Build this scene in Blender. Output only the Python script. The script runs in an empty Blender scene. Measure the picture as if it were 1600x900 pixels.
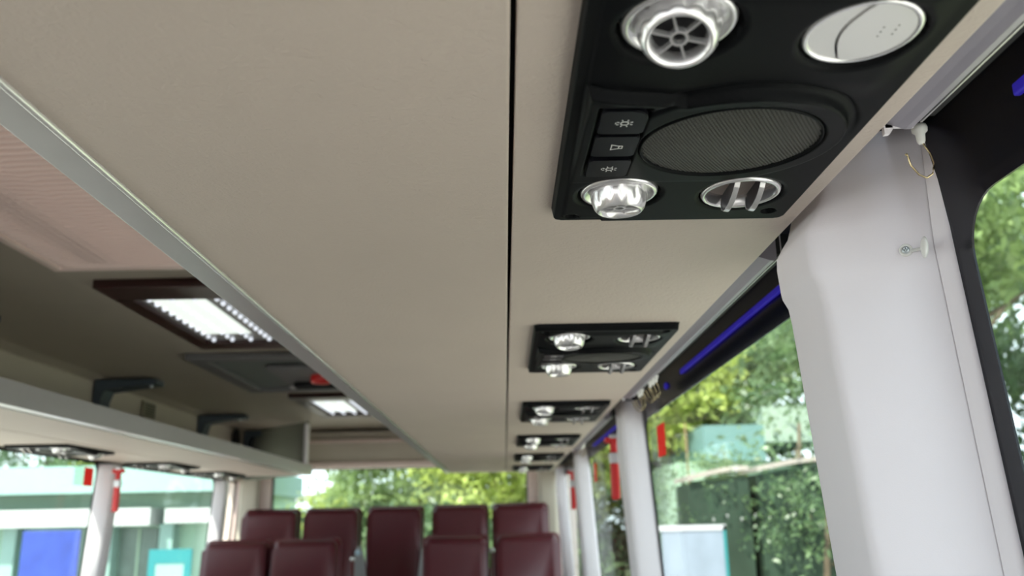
import bpy, bmesh, math, random
import numpy as np
from mathutils import Vector, Matrix
PI = math.pi
C = bpy.context.scene.collection
H = 1.25          # eye height above the bus floor; helper coordinates are relative to the eye height

# ---------------------------------------------------------------- camera
F = 1340.0; PITCH = math.atan(362 / F); ROLL = 0.02; YAW = 0.0131
cp, sp = math.cos(PITCH), math.sin(PITCH); cr, sr = math.cos(ROLL), math.sin(ROLL); cy, sy = math.cos(YAW), math.sin(YAW)
r0 = Vector((cy, -sy, 0)); u0 = Vector((-sp * sy, -sp * cy, cp)); f0 = Vector((cp * sy, cp * cy, sp))
xc = r0 * cr - u0 * sr; yc = r0 * sr + u0 * cr; zc = -f0
cam_d = bpy.data.cameras.new('camera'); cam = bpy.data.objects.new('camera', cam_d); C.objects.link(cam)
m = Matrix((xc, yc, zc)).transposed().to_4x4(); m.translation = (0, 0, H); cam.matrix_world = m
cam_d.sensor_width = 36; cam_d.lens = F / 1600 * 36; cam_d.clip_start = 0.02; cam_d.clip_end = 500
cam_d.dof.use_dof = True; cam_d.dof.focus_distance = 0.74; cam_d.dof.aperture_fstop = 6.4; cam_d.dof.aperture_blades = 9
bpy.context.scene.camera = cam

# ---------------------------------------------------------------- sky, sun, exposure
vs = bpy.context.scene.view_settings
vs.view_transform = 'Standard'; vs.look = 'None'; vs.gamma = 1; vs.use_curve_mapping = False
vs.exposure = 1.30
bpy.context.scene.cycles.max_bounces = 10; bpy.context.scene.cycles.diffuse_bounces = 5
bpy.context.scene.cycles.transparent_max_bounces = 16
w = bpy.data.worlds.new('sky'); bpy.context.scene.world = w; w.use_nodes = True
bg = w.node_tree.nodes['Background']; bg.inputs[0].default_value = (0.80, 0.90, 1.0, 1); bg.inputs[1].default_value = 1.5
sun_d = bpy.data.lights.new('sun', 'SUN'); sun_d.energy = 6.0; sun_d.angle = math.radians(2); sun_d.color = (1, 0.95, 0.86)
sun = bpy.data.objects.new('sun', sun_d); C.objects.link(sun)
sun.rotation_euler = Vector((0.35, 0.55, -1.0)).to_track_quat('-Z', 'Y').to_euler()

# ---------------------------------------------------------------- materials
MATS = {}
def mat(name, col, rough=0.6, metal=0.0, spec=0.5, bump=None, vary=None, emit=None, coat=0.0, trans=0.0):
    if name in MATS: return MATS[name]
    M = bpy.data.materials.new(name); M.use_nodes = True; nt = M.node_tree; n = nt.nodes; b = n['Principled BSDF']
    b.inputs['Base Color'].default_value = (*col, 1); b.inputs['Roughness'].default_value = rough
    b.inputs['Metallic'].default_value = metal; b.inputs['Specular IOR Level'].default_value = spec
    b.inputs['Coat Weight'].default_value = coat; b.inputs['Coat Roughness'].default_value = .4
    tc = n.new('ShaderNodeTexCoord')
    sc, am = vary or (6.0, 0.05)
    no = n.new('ShaderNodeTexNoise'); no.inputs['Scale'].default_value = sc; no.inputs['Detail'].default_value = 4
    nt.links.new(tc.outputs['Object'], no.inputs['Vector'])
    mx = n.new('ShaderNodeMix'); mx.data_type = 'RGBA'
    mx.inputs[6].default_value = (*[c * (1 - am) for c in col], 1); mx.inputs[7].default_value = (*[min(1, c * (1 + am)) for c in col], 1)
    nt.links.new(no.outputs['Fac'], mx.inputs[0]); nt.links.new(mx.outputs[2], b.inputs['Base Color'])
    if bump:
        kind, s, strength, dist = bump
        if kind == 'leather':
            v = n.new('ShaderNodeTexVoronoi'); v.feature = 'SMOOTH_F1'; v.inputs['Scale'].default_value = s; v.inputs['Randomness'].default_value = 1
            n2 = n.new('ShaderNodeTexNoise'); n2.inputs['Scale'].default_value = s * 0.35; n2.inputs['Detail'].default_value = 6
            d = n.new('ShaderNodeVectorMath'); d.operation = 'SCALE'; d.inputs['Scale'].default_value = 0.018
            a = n.new('ShaderNodeVectorMath'); a.operation = 'ADD'
            nt.links.new(tc.outputs['Object'], n2.inputs['Vector'])
            nt.links.new(n2.outputs['Color'], d.inputs[0]); nt.links.new(d.outputs[0], a.inputs[0]); nt.links.new(tc.outputs['Object'], a.inputs[1])
            nt.links.new(a.outputs[0], v.inputs['Vector'])
            hm = n.new('ShaderNodeMath'); hm.operation = 'ADD'
            nt.links.new(v.outputs['Distance'], hm.inputs[0]); nt.links.new(n2.outputs['Fac'], hm.inputs[1]); hout = hm.outputs[0]
        else:
            n2 = n.new('ShaderNodeTexNoise'); n2.inputs['Scale'].default_value = s; n2.inputs['Detail'].default_value = 5
            nt.links.new(tc.outputs['Object'], n2.inputs['Vector']); hout = n2.outputs['Fac']
        bp = n.new('ShaderNodeBump'); bp.inputs['Strength'].default_value = strength; bp.inputs['Distance'].default_value = dist
        nt.links.new(hout, bp.inputs['Height']); nt.links.new(bp.outputs[0], b.inputs['Normal'])
    if emit:
        b.inputs['Emission Color'].default_value = (*emit[0], 1); b.inputs['Emission Strength'].default_value = emit[1]
    MATS[name] = M; return M

beige = mat('beige_leatherette', (0.57, 0.485, 0.435), 0.55, bump=('leather', 260, 0.35, 0.0012))
beige_plain = mat('beige_lining', (0.50, 0.45, 0.38), 0.7, bump=('noise', 300, 0.2, 0.001))
ceil_m = mat('ceiling_lining', (0.42, 0.37, 0.31), 0.75, bump=('noise', 300, 0.2, 0.001))
ivory = mat('ivory_plastic', (0.86, 0.82, 0.88), 0.5, bump=('noise', 900, 0.12, 0.0006))
pinkish = mat('pinkish_cream_plastic', (0.74, 0.60, 0.55), 0.35)
alu = mat('brushed_aluminium', (0.62, 0.60, 0.62), 0.32, metal=0.6, vary=(30, .04))
alu_lt = mat('polished_rail_lip', (0.75, 0.75, 0.74), 0.25, metal=0.6)
silver = mat('satin_silver', (0.80, 0.79, 0.81), 0.24, metal=0.75, vary=(40, .02))
silver_wh = mat('silver_white_plastic', (0.72, 0.71, 0.72), 0.35, metal=0.2)
blackp = mat('black_console_plastic', (0.006, 0.0065, 0.0075), 0.45, spec=0.05, bump=('noise', 1600, 0.15, 0.0003))
blackg = mat('gloss_black_button', (0.004, 0.004, 0.006), 0.3, spec=0.06)
blackm = mat('matt_black', (0.010, 0.010, 0.012), 0.8)
frit_m = mat('black_glass_border', (0.004, 0.005, 0.010), 0.16, spec=.3)
rubber = mat('black_rubber', (0.015, 0.015, 0.016), 0.6)
white = mat('white_plastic', (0.82, 0.82, 0.80), 0.35)
icon_m = mat('white_print', (0.75, 0.75, 0.75), 0.5)
mesh_m = mat('grille_wire', (0.095, 0.095, 0.088), 0.45, spec=.15)
flap_m = mat('dark_flap', (0.055, 0.058, 0.07), 0.35)
brass = mat('zinc_yellow_wire', (0.62, 0.50, 0.30), 0.25, metal=1.0, vary=(60, .3))
steel = mat('zinc_screw', (0.62, 0.68, 0.72), 0.3, metal=1.0)
maroon = mat('maroon_leather', (0.072, 0.003, 0.010), 0.42, spec=.6, coat=.15, bump=('leather', 160, 0.2, 0.001))
greyp = mat('grey_plastic', (0.30, 0.30, 0.30), 0.5)
hatch_m = mat('grey_hatch_plastic', (0.16, 0.155, 0.16), 0.5)
blueg = mat('blue_grey_bracket', (0.06, 0.08, 0.10), 0.5)
wine = mat('dark_wood_frame', (0.035, 0.010, 0.009), 0.3)
red = mat('red_plastic', (0.62, 0.02, 0.02), 0.35)


led_m = mat('blue_led', (0.05, 0.04, 0.5), 0.5, emit=((0.05, 0.02, 1.0), 0.06))
lens_refl_m = mat('lens_reflection', (0.9, 0.95, 0.93), 0.5, emit=((0.92, 1.0, 0.93), 0.34))  # emission imitates a window reflection on the lamp lens
lens_m = mat('prismatic_lens', (0.50, 0.50, 0.50), 0.15)
stud_m = mat('led_stud', (0.9, 0.92, 0.98), 0.15, emit=((0.85, 0.9, 1.0), 0.34))
floor_m = mat('floor_vinyl', (0.27, 0.25, 0.24), 0.5)
asphalt = mat('pale_concrete', (0.42, 0.385, 0.36), 0.9, vary=(1.5, .12))
grass_m = mat('grass_green', (0.20, 0.24, 0.12), 0.9, vary=(3, .4))
bark = mat('bark', (0.10, 0.075, 0.05), 0.9, vary=(9, .4))
mint = mat('mint_wall', (0.33, 0.50, 0.40), 0.8)
mint_sh = mat('mint_recess', (0.30, 0.42, 0.32), 0.8)
mint_lt = mat('pale_mint_fascia', (0.24, 0.38, 0.35), 0.8)
awn = mat('white_awning', (0.42, 0.44, 0.44), 0.7)
bluebd = mat('blue_board', (0.022, 0.05, 0.28), 0.6, vary=(2.5, .45))
teal = mat('teal_board', (0.015, 0.19, 0.21), 0.6)
doorm = mat('dark_doorway', (0.10, 0.15, 0.13), 0.3, vary=(3, .5))
paper = mat('white_blue_paper', (0.25, 0.29, 0.37), 0.7, vary=(4, .25))
dkgreen = mat('dark_green_panel', (0.030, 0.050, 0.035), 0.6, spec=.15, vary=(2, .6))
palepink = mat('pale_pink_edge', (0.36, 0.30, 0.28), 0.6)

def glass(name, tint, refl=1.0):
    M = bpy.data.materials.new(name); M.use_nodes = True; nt = M.node_tree; n = nt.nodes
    n.remove(n['Principled BSDF']); out = n['Material Output']
    t = n.new('ShaderNodeBsdfTransparent'); t.inputs[0].default_value = (*tint, 1)
    g = n.new('ShaderNodeBsdfGlossy'); g.inputs['Roughness'].default_value = 0.01
    lw = n.new('ShaderNodeLayerWeight'); lw.inputs['Blend'].default_value = 0.5
    pw = n.new('ShaderNodeMath'); pw.operation = 'POWER'; pw.inputs[1].default_value = 4.5
    mp = n.new('ShaderNodeMath'); mp.operation = 'MULTIPLY_ADD'; mp.inputs[1].default_value = 0.75 * refl; mp.inputs[2].default_value = 0.03 * refl
    mx = n.new('ShaderNodeMixShader')
    nt.links.new(lw.outputs['Facing'], pw.inputs[0]); nt.links.new(pw.outputs[0], mp.inputs[0])
    nt.links.new(mp.outputs[0], mx.inputs[0]); nt.links.new(t.outputs[0], mx.inputs[1]); nt.links.new(g.outputs[0], mx.inputs[2]); nt.links.new(mx.outputs[0], out.inputs[0])
    return M
glass_m = glass('tinted_window_glass', (0.86, 0.90, 0.87), 0.4)

clearst = glass('clear_film', (0.80, 0.88, 0.80), .3)
redst = bpy.data.materials.new('red_film'); redst.use_nodes = True
_n = redst.node_tree.nodes; _b = _n['Principled BSDF']; _b.inputs['Base Color'].default_value = (.8, .05, .045, 1)
_t = _n.new('ShaderNodeBsdfTranslucent'); _t.inputs[0].default_value = (.8, .13, .11, 1); _x = _n.new('ShaderNodeMixShader'); _x.inputs[0].default_value = .75
redst.node_tree.links.new(_b.outputs[0], _x.inputs[1]); redst.node_tree.links.new(_t.outputs[0], _x.inputs[2]); redst.node_tree.links.new(_x.outputs[0], _n['Material Output'].inputs[0])
def leafmat(name, c1, c2):
    M = bpy.data.materials.new(name); M.use_nodes = True; nt = M.node_tree; n = nt.nodes
    b = n['Principled BSDF']; out = n['Material Output']
    tc = n.new('ShaderNodeTexCoord'); no = n.new('ShaderNodeTexNoise'); no.inputs['Scale'].default_value = 1.3; no.inputs['Detail'].default_value = 5
    cr_ = n.new('ShaderNodeValToRGB'); cr_.color_ramp.elements[0].position = .35; cr_.color_ramp.elements[1].position = .65
    cr_.color_ramp.elements[0].color = (*c1, 1); cr_.color_ramp.elements[1].color = (*c2, 1)
    nt.links.new(tc.outputs['Object'], no.inputs['Vector']); nt.links.new(no.outputs['Fac'], cr_.inputs[0]); nt.links.new(cr_.outputs[0], b.inputs['Base Color'])
    b.inputs['Roughness'].default_value = 0.35
    tr = n.new('ShaderNodeBsdfTranslucent'); nt.links.new(cr_.outputs[0], tr.inputs[0])
    mx = n.new('ShaderNodeMixShader'); mx.inputs[0].default_value = 0.45
    nt.links.new(b.outputs[0], mx.inputs[1]); nt.links.new(tr.outputs[0], mx.inputs[2]); nt.links.new(mx.outputs[0], out.inputs[0])
    return M
leaf_a = leafmat('leaf_mid_green', (0.15, 0.23, 0.09), (0.36, 0.46, 0.19))
leaf_b = leafmat('leaf_dark_green', (0.075, 0.13, 0.07), (0.19, 0.28, 0.13))
leaf_c = leafmat('leaf_yellow_green', (0.34, 0.42, 0.10), (0.60, 0.66, 0.20))

# ---------------------------------------------------------------- helpers
def setp(o, label=None, cat=None, group=None, kind=None):
    if label: o['label'] = label
    if cat: o['category'] = cat
    if group: o['group'] = group
    if kind: o['kind'] = kind
    return o
def empty(name, loc, rotz=0.0):
    o = bpy.data.objects.new(name, None); C.objects.link(o); o.location = (loc[0], loc[1], loc[2] + H); o.rotation_euler = (0, 0, rotz)
    o.empty_display_size = 0.05
    return o
def obj(name, bm, m, parent=None, smooth=False, lift=True):
    """bmesh -> one object. Top-level geometry is written relative to eye height, so lift it."""
    bmesh.ops.recalc_face_normals(bm, faces=bm.faces)
    me = bpy.data.meshes.new(name); bm.to_mesh(me); bm.free()
    me.materials.append(m)
    if smooth: me.polygons.foreach_set('use_smooth', [True] * len(me.polygons))
    o = bpy.data.objects.new(name, me); C.objects.link(o)
    if parent is not None: o.parent = parent
    elif lift: o.location = (0, 0, H)
    return o
def npobj(name, verts, faces, m, parent=None, smooth=False):
    me = bpy.data.meshes.new(name); me.from_pydata([tuple(v) for v in verts], [], faces if isinstance(faces, list) else faces.tolist())
    me.materials.append(m); me.update()
    if smooth: me.polygons.foreach_set('use_smooth', [True] * len(me.polygons))
    o = bpy.data.objects.new(name, me); C.objects.link(o)
    if parent is not None: o.parent = parent
    else: o.location = (0, 0, H)
    return o
def box(bm, x0, x1, y0, y1, z0, z1, bev=0.0, seg=2):
    r = bmesh.ops.create_cube(bm, size=1)
    for v in r['verts']:
        v.co = Vector(((x0 + x1) / 2 + v.co.x * (x1 - x0), (y0 + y1) / 2 + v.co.y * (y1 - y0), (z0 + z1) / 2 + v.co.z * (z1 - z0)))
    if bev > 0:
        es = list({e for v in r['verts'] for e in v.link_edges})
        bmesh.ops.bevel(bm, geom=es, offset=bev, segments=seg, affect='EDGES', profile=0.5)
    return bm
def BX(*a, **k): return box(bmesh.new(), *a, **k)
def prism(bm, pts, axis, a0, a1, bev=0.0, seg=2):
    """extrude closed 2D outline along axis 'x','y','z'"""
    def V(p, a):
        return {'x': (a, p[0], p[1]), 'y': (p[0], a, p[1]), 'z': (p[0], p[1], a)}[axis]
    lo = [bm.verts.new(V(p, a0)) for p in pts]; hi = [bm.verts.new(V(p, a1)) for p in pts]
    n = len(pts); f1 = bm.faces.new(lo); f2 = bm.faces.new(hi)
    for i in range(n): bm.faces.new((lo[i], lo[(i + 1) % n], hi[(i + 1) % n], hi[i]))
    if bev > 0:
        es = list(set(f1.edges) | set(f2.edges))
        bmesh.ops.bevel(bm, geom=es, offset=bev, segments=seg, affect='EDGES', profile=0.5)
    return bm
def rrect(x0, x1, y0, y1, r, n=6):
    """rounded rectangle outline, r scalar or (bl, br, tr, tl)"""
    if not hasattr(r, '__len__'): r = (r,) * 4
    P = []
    for (cx, cy_, a0, rr) in ((x0 + r[0], y0 + r[0], PI, r[0]), (x1 - r[1], y0 + r[1], 1.5 * PI, r[1]), (x1 - r[2], y1 - r[2], 0, r[2]), (x0 + r[3], y1 - r[3], .5 * PI, r[3])):
        for i in range(n + 1):
            a = a0 + .5 * PI * i / n; P.append((cx + rr * math.cos(a), cy_ + rr * math.sin(a)))
    return P
def lathe(bm, prof, n=40, flute=None, cap=False, c=(0, 0, 0)):
    """prof: list of (r, z)"""
    rings = []
    for k, (r, z) in enumerate(prof):
        ring = []
        for i in range(n):
            a = 2 * PI * i / n; rr = r
            if flute and k in flute[1]: rr = r - flute[2] * (0.5 + 0.5 * math.cos(flute[0] * a)) ** 3
            ring.append(bm.verts.new((c[0] + rr * math.cos(a), c[1] + rr * math.sin(a), c[2] + z)))
        rings.append(ring)
    for a, b in zip(rings, rings[1:]):
        for i in range(n): bm.faces.new((a[i], a[(i + 1) % n], b[(i + 1) % n], b[i]))
    if cap:
        bm.faces.new(rings[0]); bm.faces.new(rings[-1])
    return bm
def tube(bm, pts, r, n=8, closed=False):
    pts = [Vector(p) for p in pts]; rings = []
    L = len(pts)
    for i, p in enumerate(pts):
        a = pts[i - 1] if (i > 0 or closed) else p; b = pts[(i + 1) % L] if (i < L - 1 or closed) else p
        t = (b - a).normalized(); ref = Vector((0, 0, 1)) if abs(t.z) < .9 else Vector((1, 0, 0))
        s = t.cross(ref).normalized(); q = t.cross(s)
        rr = r[i] if hasattr(r, '__len__') else r
        rings.append([bm.verts.new(p + (s * math.cos(2 * PI * k / n) + q * math.sin(2 * PI * k / n)) * rr) for k in range(n)])
    for i in range(L if closed else L - 1):
        A, B = rings[i], rings[(i + 1) % L]
        for k in range(n): bm.faces.new((A[k], A[(k + 1) % n], B[(k + 1) % n], B[k]))
    if not closed: bm.faces.new(rings[0]); bm.faces.new(rings[-1])
    return bm
def ball(bm, c, r, s=(1, 1, 1), seg=12):
    q = bmesh.ops.create_uvsphere(bm, u_segments=seg, v_segments=max(6, seg // 2), radius=r)
    for v in q['verts']: v.co = Vector((c[0] + v.co.x * s[0], c[1] + v.co.y * s[1], c[2] + v.co.z * s[2]))
    return bm
def copy_tree(o, parent=None):
    c_ = o.copy(); C.objects.link(c_)
    if parent is not None: c_.parent = parent
    for ch in list(o.children): copy_tree(ch, c_)
    return c_
def struct(name, bm, m, label=None, parent=None, smooth=False):
    o = obj(name, bm, m, parent, smooth)
    if parent is None: o['kind'] = 'structure'
    if label: o['label'] = label
    if label and parent is None: o['category'] = 'structure'
    return o

XR, XL = 0.37, -1.72            # window planes
YR = 5.70                       # rear wall
YF = -3.2                       # windscreen
LEAN = 0.06
def xr(z): return XR + LEAN * (0.24 - z)
def xl(z): return XL - LEAN * (0.24 - z)

# ---------------------------------------------------------------- bus shell
struct('floor', BX(-1.80, 0.46, YF, YR, -1.30, -1.25), floor_m, 'pale vinyl floor of the bus cabin')
# ceiling: shallow vault
def vault(y0, y1, t=0.03):
    bm = bmesh.new(); prof = [(-1.66, 0.33), (-1.655, 0.535), (-1.635, 0.570), (-1.58, 0.582), (-1.3, 0.585), (-0.68, 0.59), (-0.06, 0.585), (0.22, 0.582), (0.275, 0.570), (0.295, 0.535), (0.30, 0.33)]
    out = [(x * 1.0 + (0.03 if x > -0.68 else -0.03) * (abs(x + .68) > .9), z + t) for x, z in prof]
    pts = prof + out[::-1]
    return prism(bm, pts, 'y', y0, y1)
struct('ceiling', vault(YF, YR), ceil_m, 'brown-beige vaulted cabin ceiling between the luggage racks', smooth=False)
struct('wall_right', BX(0.40, 0.47, YF, YR, -1.25, -0.42), beige_plain, 'beige lower side wall beneath the right windows')
struct('wall_left', BX(-1.83, -1.76, YF, YR, -1.25, -0.42), beige_plain, 'beige lower side wall beneath the left windows')
# cant rails above the side glass
struct('trim_1', BX(0.345, 0.44, YF, YR, 0.335, 0.62), blackm, 'dark roof rail above the right-hand windows')
struct('trim_2', BX(-1.80, -1.69, YF, YR, 0.275, 0.62), beige_plain, 'beige roof rail above the left-hand windows')
# rear wall around the rear window
rear = empty('wall_rear', (-0.68, YR, -1.25)); rear['kind'] = 'structure'
def rw(n, x0, x1, z0, z1, y0=YR - .0, y1=YR + .06, m_=None, bev=.01):
    return obj(n, BX(x0 + .68, x1 + .68, y0 - YR, y1 - YR, z0 + 1.25, z1 + 1.25, bev=bev), m_ or pinkish, rear)
rw('rear_panel_lower', -1.80, .46, -1.25, -0.30)
rw('rear_panel_left', -1.80, -1.505, -.30, .62)
rw('rear_panel_right', .150, .46, -.30, .62)
rw('rear_corner_post', -1.70, -1.575, -.30, .33, YR - .06, YR, beige_plain, .02)
rw('rear_corner_post', .215, .34, -.30, .33, YR - .06, YR, beige_plain, .02)
rw('rear_header', -1.505, .150, .345, .62)
def win_frame(y, x0, x1, z0, z1, r, wd, th):
    bm = bmesh.new(); o = rrect(x0, x1, z0, z1, r); i = rrect(x0 + wd, x1 - wd, z0 + wd, z1 - wd, r)
    A = [bm.verts.new((p[0], y, p[1])) for p in o]; B = [bm.verts.new((p[0], y, p[1])) for p in i]
    A2 = [bm.verts.new((p[0], y + th, p[1])) for p in o]; B2 = [bm.verts.new((p[0], y + th, p[1])) for p in i]
    n = len(o)
    for k in range(n):
        j = (k + 1) % n
        for q in ((A, B), (B, B2), (B2, A2), (A2, A)): bm.faces.new((q[0][k], q[0][j], q[1][j], q[1][k]))
    return bm
wr = struct('window_1', BX(-1.52, .165, YR + .035, YR + .040, -.31, .36), glass_m, 'rear window behind the back row of seats')
fr = obj('window_frame', win_frame(YR + .01, -1.51, .155, -.305, .350, .03, .014, .03), rubber, wr)
# bulkhead over the rear window, with its ledges
bh = empty('wall_rear_bulkhead', (-0.68, 5.55, .33)); bh['kind'] = 'structure'
bh.name = 'trim_3'; setp(bh, 'beige bulkhead with raised ledges above the rear window', 'bulkhead')
obj('bulkhead_panel', BX(-.585, .98, .03, .13, .018, .245, bev=.012), beige_plain, bh)
obj('bulkhead_ledge', BX(-.57, .97, -.01, .05, .165, .185, bev=.008), pinkish, bh)
obj('bulkhead_ledge', BX(-.585, .98, -.015, .05, .005, .045, bev=.012), pinkish, bh)
obj('bulkhead_ledge', BX(-.585, .98, 0.0, .05, .215, .235, bev=.008), beige_plain, bh)
# front end: windscreen opening with wall below and header above
struct('wall_front', BX(-1.80, .46, YF - .06, YF, -1.25, -0.62), greyp, 'grey dash wall under the windscreen')
struct('window_2', BX(-1.78, .44, YF - .03, YF - .025, -.62, .35), glass('clear_glass', (0.95, 0.97, 0.96)), 'windscreen at the front of the cabin')

# ---------------------------------------------------------------- side glass: pane + black border
def side_window(name, side, y0, y1, fy0, fy1, ztop, label, rr=0.045, zb=-.45, zt=.335, fzb=-.40):
    fx = xr if side > 0 else xl
    bm = bmesh.new()
    vs_ = [bm.verts.new((fx(z) + side * .004, y, z)) for y, z in ((y0, zb), (y1, zb), (y1, zt), (y0, zt))]
    vo = [bm.verts.new((fx(z) + side * .008, y, z)) for y, z in ((y0, zb), (y1, zb), (y1, zt), (y0, zt))]
    bm.faces.new(vs_); bm.faces.new(vo)
    for i in range(4): bm.faces.new((vs_[i], vs_[(i + 1) % 4], vo[(i + 1) % 4], vo[i]))
    w_ = struct(name, bm, glass_m, label)
    bm = bmesh.new(); n = 8
    inn = rrect(fy0, fy1, fzb, ztop, rr, n)
    k = n + 1
    outer = []
    cs = [(y0, zb), (y1, zb), (y1, zt), (y0, zt)]
    for q in range(4):
        nxt = cs[(q + 1) % 4]
        for i in range(k): outer.append(cs[q])
    N = len(inn)
    for off in (0.0035, 0.001):
        pass
    I = [bm.verts.new((fx(z) + side * .002, y, z)) for y, z in inn]
    O = [bm.verts.new((fx(z) + side * .002, y, z)) for y, z in cs]
    I2 = [bm.verts.new((fx(z) + side * .0038, y, z)) for y, z in inn]
    for q in range(4):
        for i in range(k - 1): bm.faces.new((O[q], I[q * k + i], I[q * k + i + 1]))
        bm.faces.new((O[q], I[q * k + k - 1], I[((q + 1) * k) % N], O[(q + 1) % 4]))
    for i in range(N): bm.faces.new((I[i], I[(i + 1) % N], I2[(i + 1) % N], I2[i]))
    obj('window_border', bm, frit_m, w_)
    return w_
side_window('window_3', 1, -0.72, .77, -.66, .6465, .237, 'right side window nearest the camera, beyond the big ivory pillar')
side_window('window_4', 1, .77, 2.37, .90, 2.255, .245, 'second right side window, with trees behind it', zt=.34)
side_window('window_5', 1, 2.37, 3.92, 2.46, 3.80, .250, 'third right side window from the camera')
side_window('window_6', 1, 3.92, 5.40, 4.02, 5.30, .255, 'fourth right side window from the camera')
side_window('window_7', 1, 5.40, 5.69, 5.46, 5.66, .255, 'narrow rearmost right side window', rr=.03)
side_window('window_8', -1, 2.30, 3.82, 2.38, 3.715, .262, 'left side window showing the blue board outside', zt=.29)
side_window('window_9', -1, 3.82, 5.30, 3.925, 5.225, .262, 'second left side window from the camera', zt=.29)
side_window('window_10', -1, 5.30, 5.69, 5.42, 5.64, .262, 'narrow rearmost left side window', zt=.29, rr=.03)
side_window('window_11', -1, .75, 2.30, .85, 2.20, .262, 'left side window beside the camera, out of frame', zt=.29)
side_window('window_12', -1, -.80, .75, -.72, .66, .262, 'left side window behind the camera', zt=.29)

# ---------------------------------------------------------------- pillars
def interp(tab, z):
    for (z0, x0), (z1, x1) in zip(tab, tab[1:]):
        if z0 <= z <= z1: return x0 + (x1 - x0) * (z - z0) / (z1 - z0)
    return tab[0][1] if z < tab[0][0] else tab[-1][1]
XIN = [(-.50, .334), (-.05, .3022), (.180, .2865), (.196, .2845), (.206, .2795), (.213, .2785), (.236, .277), (.248, .2780), (.258, .284), (.268, .291), (.291, .298), (.33, .300)]
XSE = [(-.50, .402), (-.0486, .3784), (.2177, .364), (.33, .3665)]
def near_pillar():
    bm = bmesh.new(); zs = [-.50, -.3, -.05, .06, .14, .180, .190, .196, .201, .206, .2095, .213, .222, .236, .243, .248, .253, .258, .263, .268, .28, .291, .31, .33]
    rings = []
    for z in zs:
        xi, xs = interp(XIN, z), interp(XSE, z)
        P = [(xs + .02, .684), (xs, .685)]
        # rounded ridge
        A = Vector((xs, .685)); B = Vector((xi, .735)); D = Vector((xi, .83)); r = .012
        d1 = (A - B).normalized(); d2 = (D - B).normalized(); cut = .009
        S, E = B + d1 * cut, B + d2 * cut
        P.append(tuple(S + d1 * .006))
        for t in (.0, .2, .4, .6, .8, 1.0): P.append(tuple((1 - t) ** 2 * S + 2 * t * (1 - t) * B + t * t * E))
        P.append(tuple(E + d2 * .006))
        S, E = D - Vector((0, .008)), D + Vector((.008, .003))
        for t in (0, .33, .66, 1): P.append(tuple((1 - t) ** 2 * S + 2 * t * (1 - t) * D + t * t * E))
        P.append((xs + .003, .855)); P.append((xs + .02, .856))
        rings.append([bm.verts.new((x, y, z)) for x, y in P])
    for a, b in zip(rings, rings[1:]):
        n = len(a)
        for i in range(n - 1): bm.faces.new((a[i], a[i + 1], b[i + 1], b[i]))
        bm.faces.new((a[n - 1], a[0], b[0], b[n - 1]))
    bm.faces.new(rings[0]); bm.faces.new(rings[-1])
    return bm
np_ = struct('trim_4', near_pillar(), ivory, 'big ivory window pillar cover with stepped top, at the right', smooth=True)
# thin edge strip between pillar cover and near glass
bm = bmesh.new(); rings = []
for z in (-.50, -.05, .2177, .325):
    xs = interp(XSE, z)
    rings.append([bm.verts.new((x, y, z)) for x, y in ((xs + .0005, .6835), (xs + .002, .679), (xs + .005, .6725), (xs + .0085, .670), (xs + .014, .671), (xs + .02, .684))])
for a, b in zip(rings, rings[1:]):
    for i in range(5): bm.faces.new((a[i], a[i + 1], b[i + 1], b[i]))
obj('pillar_edge_strip', bm, ivory, np_, smooth=True).location = (0, 0, 0)

def pillar(name, side, yfront, yback, depth, label):
    fx = xr if side > 0 else xl
    bm = bmesh.new(); rings = []
    for z in (-.50, -.1, .1, .2, .24, .262 if side < 0 else .30):
        X = fx(z) + side * .001; xi = fx(z) - side * depth
        if z > .21: xi += side * .006
        P = [(X, yfront), (fx(z) - side * .006, yfront)]
        B = Vector((xi, yfront + .03)); A = Vector(P[-1]); D = Vector((xi, yback))
        for t in (0, .25, .5, .75, 1):
            S = B + (A - B).normalized() * .014; E = B + Vector((0, .014)); P.append(tuple((1 - t) ** 2 * S + 2 * t * (1 - t) * B + t * t * E))
        P += [(xi, yback - .01), (xi + side * .01, yback), (X, yback)]
        rings.append([bm.verts.new((x, y, z)) for x, y in P])
    for a, b in zip(rings, rings[1:]):
        n = len(a)
        for i in range(n): bm.faces.new((a[i], a[(i + 1) % n], b[(i + 1) % n], b[i]))
    bm.faces.new(rings[0]); bm.faces.new(rings[-1])
    return struct(name, bm, ivory, label, smooth=True)
pillar('trim_5', 1, 2.265, 2.43, .058, 'pale pillar between the second and third right windows')
pillar('trim_6', 1, 3.80, 3.99, .058, 'pale pillar between the third and fourth right windows')
pillar('trim_7', 1, 5.28, 5.44, .058, 'pale pillar in front of the narrow rear right window')
pillar('trim_8', -1, 3.72, 3.83, .058, 'grey-white pillar between the two left windows')
pillar('trim_9', -1, 5.23, 5.34, .06, 'grey-white pillar left of the back seats')
pillar('trim_10', -1, 2.20, 2.37, .07, 'grey-white pillar left of the camera view')

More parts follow.
